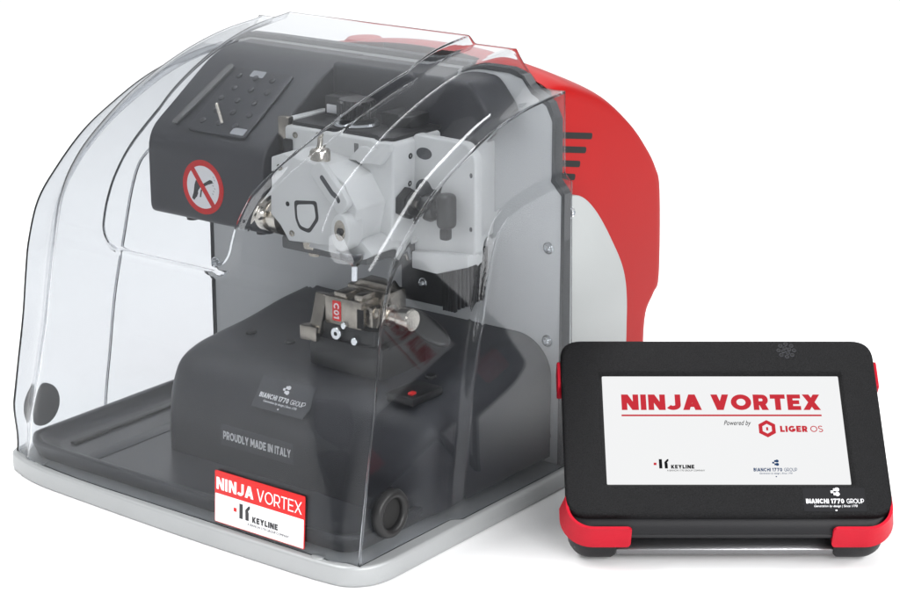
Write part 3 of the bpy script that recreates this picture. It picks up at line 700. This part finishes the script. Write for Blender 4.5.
ring_loft(bm, [outline(.2, .7, 2.72, r=2.1), outline(.12, .72, 2.8, r=2.1), outline(.1, 1.5, 3.22, r=1.9), outline(.2, 1.75, 3.3, r=1.8)])
obj('side_band', bm, 'tabside', TB, 50)
# front bezel with a real opening for the screen
SC = [(-9.55, 4.6), (9.35, 4.6), (9.35, 14.55), (-9.55, 14.55)]
bm = bmesh.new(); t = bmesh.new()
def ringv(pts): return [t.verts.new(p) for p in pts]
def scr(d, w, n=8): return [(x, y, w) for x, y in rounded([(SC[0][0]-d, SC[0][1]-d), (SC[1][0]+d, SC[1][1]-d), (SC[2][0]+d, SC[2][1]+d), (SC[3][0]-d, SC[3][1]+d)], .12, n)]
R = [ringv(outline(.12, 1.75, 3.3)), ringv(outline(.0, 1.67, 3.42)), ringv(outline(.0, 1.72, 3.66)), ringv(outline(.05, 1.79, 3.8)), ringv(outline(.16, 1.92, 3.88)), ringv(outline(.3, 2.05, 3.9)),
     ringv(scr(.42, 3.9)), ringv(scr(.33, 3.89)), ringv(scr(.26, 3.84)), ringv(scr(.05, 3.62)), ringv(scr(.0, 3.5))]
for a, b in zip(R, R[1:]):
    for k in range(len(a)): t.faces.new((a[k], a[(k+1) % len(a)], b[(k+1) % len(a)], b[k]))
merge(bm, t); bez = obj('bezel', bm, 'tab', TB, 40)
bm = bmesh.new(); prism(bm, scr2 if False else [(p[0], p[1]) for p in scr(.02, 0)], 'Z', 3.3, 3.56); screen = obj('screen', bm, 'scr', TB, label='lit white screen with red and black writing')
I = Matrix.Identity(4)
zs = 3.56
bm = bmesh.new(); caps(bm, 'NINJA VORTEX', -8.1, 7.7, 11.4, 12.85, I, .27, .01, z=zs, gap=.10); obj('lettering', bm, 'scr_red', screen)
bm = bmesh.new(); flat(bm, rect(-8.15, 7.7, 10.82, 10.97), I, .01, zs); obj('underline', bm, 'scr_red', screen); bm = bmesh.new()
caps(bm, 'LIGER', 4.3, 6.45, 9.36, 9.92, I, .28, .01, z=zs); obj('lettering', bm, 'scr_red', screen); bm = bmesh.new(); caps(bm, 'OS', 6.68, 7.68, 9.36, 9.92, I, .13, .01, z=zs); obj('lettering', bm, 'scr_red', screen); bm = bmesh.new()
hx_ = [(3.28+.76*math.sin(k*math.pi/3), 9.66+.80*math.cos(k*math.pi/3)) for k in range(6)]
hi_ = [(3.28+.42*math.sin(k*math.pi/3), 9.66+.45*math.cos(k*math.pi/3)) for k in range(6)]
for k in range(6): flat(bm, [hx_[k], hx_[(k+1) % 6], hi_[(k+1) % 6], hi_[k]], I, .01, zs)
flat(bm, rect(3.2, 3.36, 9.5, 9.8), I, .01, zs); obj('emblem', bm, 'scr_red', screen)
bR, bB = bmesh.new(), bmesh.new(); key_mark(bR, bB, -5.85, 6.1, .67, I, zs)
bW = bmesh.new(); text(bW, 'Powered by', -.1, 2.05, 9.85, 10.42, I, .004, .01, .35, zs); obj('lettering', bW, 'scr_blk', screen)
obj('logo', bR, 'scr_red', screen); obj('lettering', bB, 'scr_blk', screen)
bm = bmesh.new(); group_mark(bm, 1.9, 5.3, 5.87, I, zs); obj('logo', bm, 'scr_navy', screen)
bm = bmesh.new(); flat(bm, rect(5.45, 10.25, 2.0, 4.1), I, .012, 3.9); lb = obj('maker_label', bm, 'film2', bez)
bm = bmesh.new(); group_mark(bm, 5.65, 10.1, 2.85, I, 3.912); obj('lettering', bm, 'white', lb)
# speaker grille and pinhole
bm = bmesh.new()
for k in range(8): cyl(bm, (5.4+.62*math.cos(k*math.pi/4), 16.85+.62*math.sin(k*math.pi/4), 3.86), (0, 0, 1), .11, .06, 12, .01)
for k in range(4): cyl(bm, (5.4+.26*math.cos(k*math.pi/2+.4), 16.85+.26*math.sin(k*math.pi/2+.4), 3.86), (0, 0, 1), .1, .06, 12, .01)
sg = obj('speaker_grille', bm, 'hole_shade', bez)
bm = bmesh.new()
for k in range(12):
    q_, a_ = (.62, k*math.pi/4) if k < 8 else (.26, (k-8)*math.pi/2+.4)
    lathe(bm, [(.12, .0), (.125, .03), (.165, .03), (.18, 0)], (5.4+q_*math.cos(a_), 16.85+q_*math.sin(a_), 3.9), (0, 0, 1), 12)
obj('rim_highlights', bm, 'dark', sg)  # lighter rings imitate the highlights on the hole edges
bm = bmesh.new(); cyl(bm, (-5.4, 16.95, 3.86), (0, 0, 1), .09, .06, 12, .01); obj('microphone', bm, 'hole_shade', bez)
# recess with a metal strip under the front edge
bm = bmesh.new(); box(bm, -8.85, 8.05, .55, 1.7, .35, .95, .12); obj('metal_strip', bm, 'alu', back)
# corner bumpers
def strap(path, w0, w1, th):
    bm = bmesh.new(); P = [Vector(p) for p in path]; n = len(P); rg = []
    for i, p in enumerate(P):
        d = (P[min(i+1, n-1)]-P[max(i-1, 0)]).normalized(); nn = Vector((d.y, -d.x))
        e = min(i, n-1-i); f = 1 if e > 2 else (.72, .92, .99)[e]
        wm = (w0+w1)/2; hw = (w1-w0)/2*f; tp = f
        sl_ = .5*max(0, -nn.y); th = .16+.26*max(0, -nn.y)
        sec = [(a_-sl_*(b_+hw), b_) for a_, b_ in [(-.5, -hw), (th*.7, -hw), (th, -hw+.15), (th*1.05, 0), (th, hw-.15), (th*.7, hw), (-.1, hw)]]
        tf_ = 1 if e > 0 else .8
        rg.append([(p.x+nn.x*a*tf_, p.y+nn.y*a*tf_, wm+b+ p_lift(p)) for a, b in sec])
    ring_loft(bm, rg); return bm
def p_lift(p): return 0
def cornerpath(side, top, along, up):
    x = u0+.12 if side < 0 else u1-.12; y = v1-.12 if top else .68
    sx = 1 if side < 0 else -1; sy = -1 if top else 1; r = 2.0; pts = []
    for k in range(7): pts.append((x+sx*(along-(along-r)*k/6), y))
    for k in range(1, 9):
        a = k/9*math.pi/2; pts.append((x+sx*(r-r*math.sin(a)), y+sy*(r-r*math.cos(a))))
    for k in range(7): pts.append((x, y+sy*(r+(up-r)*k/6)))
    # densify the free ends so that they round off
    e = pts[0]; pts = [(e[0]+(pts[1][0]-e[0])*q, e[1]) for q in (0, .3, .65)]+pts[1:]
    e = pts[-1]; b = pts[-2]; pts = pts[:-1]+[(e[0], b[1]+(e[1]-b[1])*q) for q in (.35, .7, 1)]
    if (side < 0) == (not top): pass
    else: pts = pts[::-1]
    return pts[::-1] if not top and side < 0 and False else pts
for side, top in ((-1, False), (1, False), (-1, True), (1, True)):
    if top:
        x = u0+.1 if side < 0 else u1-.1; ys = [13.6, 13.7, 13.9, 14.2, 14.8, 15.4, 15.8, 16.0, 16.1]
        x += .22*side; bm = strap([(x, y) for y in (ys[::-1] if side < 0 else ys)], 1.5, 3.55, .4)
    else: bm = strap(cornerpath(side, top, 4.9 if side < 0 else 4.6, 2.9), 1.55, 3.75, .42)
    # keep it on the outside whatever way the path runs
    obj('corner_bumper', bm, 'bumper', TB, 60)
# rear prop that holds the tablet at its angle (its foot stands on the ground)
c0 = Vector((0, 13.5, 0)); h = 13.5*math.sin(TILT)+tn.z*0
bm = bmesh.new()
# local direction of world -Z and of fh
dn = Vector((0, -math.sin(TILT), -math.cos(TILT)))
org = TORG
for uu in (-6, 6):
    hgt = org.z+13.5*math.sin(TILT)
    a = Vector((uu, 13.5, .1)); e = a+dn*(hgt-.02)
    prism(bm, rect(-.5, .5, -.2, .2), 'Z', 0, (e-a).length, .05, 2, mtx=frame(a, (1, 0, 0), dn.cross(Vector((1, 0, 0)))))
hgt = org.z+13.5*math.sin(TILT); a = Vector((-6.6, 13.5, .1))+dn*(hgt-.3)
prism(bm, rect(0, 13.2, -.25, .25), 'Z', -.3, .28, .05, 2, mtx=frame(a, (1, 0, 0), dn.cross(Vector((1, 0, 0)))))
obj('prop_stand', bm, 'tabside', TB)

# the lower shell is deeper than first drawn: stretch it towards the ground
done = set()
for o in list(COL.objects):
    if o.name.split('.')[0] in ('back_shell', 'corner_foot', 'metal_strip') and o.data.name not in done:
        done.add(o.data.name)
        for v in o.data.vertices: v.co.z = (2.65-(2.65-v.co.z/S)*1.3)*S
# ================================================================== setting, light
bm = bmesh.new(); 
t = bmesh.new(); bmesh.ops.create_grid(t, x_segments=2, y_segments=2, size=3000); merge(bm, t)
gd = obj('ground', bm, 'floor'); gd['kind'] = 'structure'

w = bpy.data.worlds.new('World'); scn.world = w; w.use_nodes = True
bg = w.node_tree.nodes['Background']; bg.inputs[0].default_value = (.97, .985, 1, 1); bg.inputs[1].default_value = .62

def area(name, loc, target, sx, sy, P, col=(1, 1, 1)):
    l = bpy.data.lights.new(name, 'AREA'); l.shape = 'RECTANGLE'; l.size = sx; l.size_y = sy; l.energy = P; l.color = col
    o = bpy.data.objects.new(name, l); COL.objects.link(o); o.location = loc
    o.rotation_euler = (Vector(target)-Vector(loc)).to_track_quat('-Z', 'Y').to_euler(); return o
area('added_ground_fill', (-3.6, 5.2, 2.6), (-3.6, 5.2, 0), 7, 5, 95)  # added lamp, lifts the far ground to white
area('softbox_front', (2.1, -1.3, 1.1), (-.2, .1, .2), 1.0, 1.2, 34)
area('softbox_top', (-.2, .3, 2.4), (-.2, .2, 0), 2.6, 2.0, 9)
def strip(name, a, b, target, width, P):
    a, b = Vector(a), Vector(b); l = bpy.data.lights.new(name, 'AREA'); l.shape = 'RECTANGLE'; l.size = (b-a).length; l.size_y = width; l.energy = P
    o = bpy.data.objects.new(name, l); COL.objects.link(o); o.location = (a+b)/2
    x = (b-a).normalized(); z = (Vector(target)-(a+b)/2); z = -(z-x*z.dot(x)).normalized(); o.rotation_euler = Matrix((x, z.cross(x), z)).transposed().to_euler(); return o
strip('added_strip_overhead', (-.45, -1.5, 1.5), (-.92, 1.8, 2.5), (-.2, .2, .2), .22, 54)  # added lamp, placed so the hood's upper ridge mirrors a white line
strip('added_strip_right', (1.9, -.9, 1.05), (1.5, 1.1, 1.35), (-.1, .1, .25), .28, 30)  # added lamp, gives the hood's right-hand ridges their highlights

scn.render.engine = 'CYCLES'
c = scn.cycles; c.max_bounces = 24; c.transmission_bounces = 20; c.transparent_max_bounces = 40; c.glossy_bounces = 8; c.diffuse_bounces = 5
scn.view_settings.view_transform = 'Standard'; scn.view_settings.look = 'None'; scn.view_settings.exposure = 0; scn.view_settings.gamma = 1
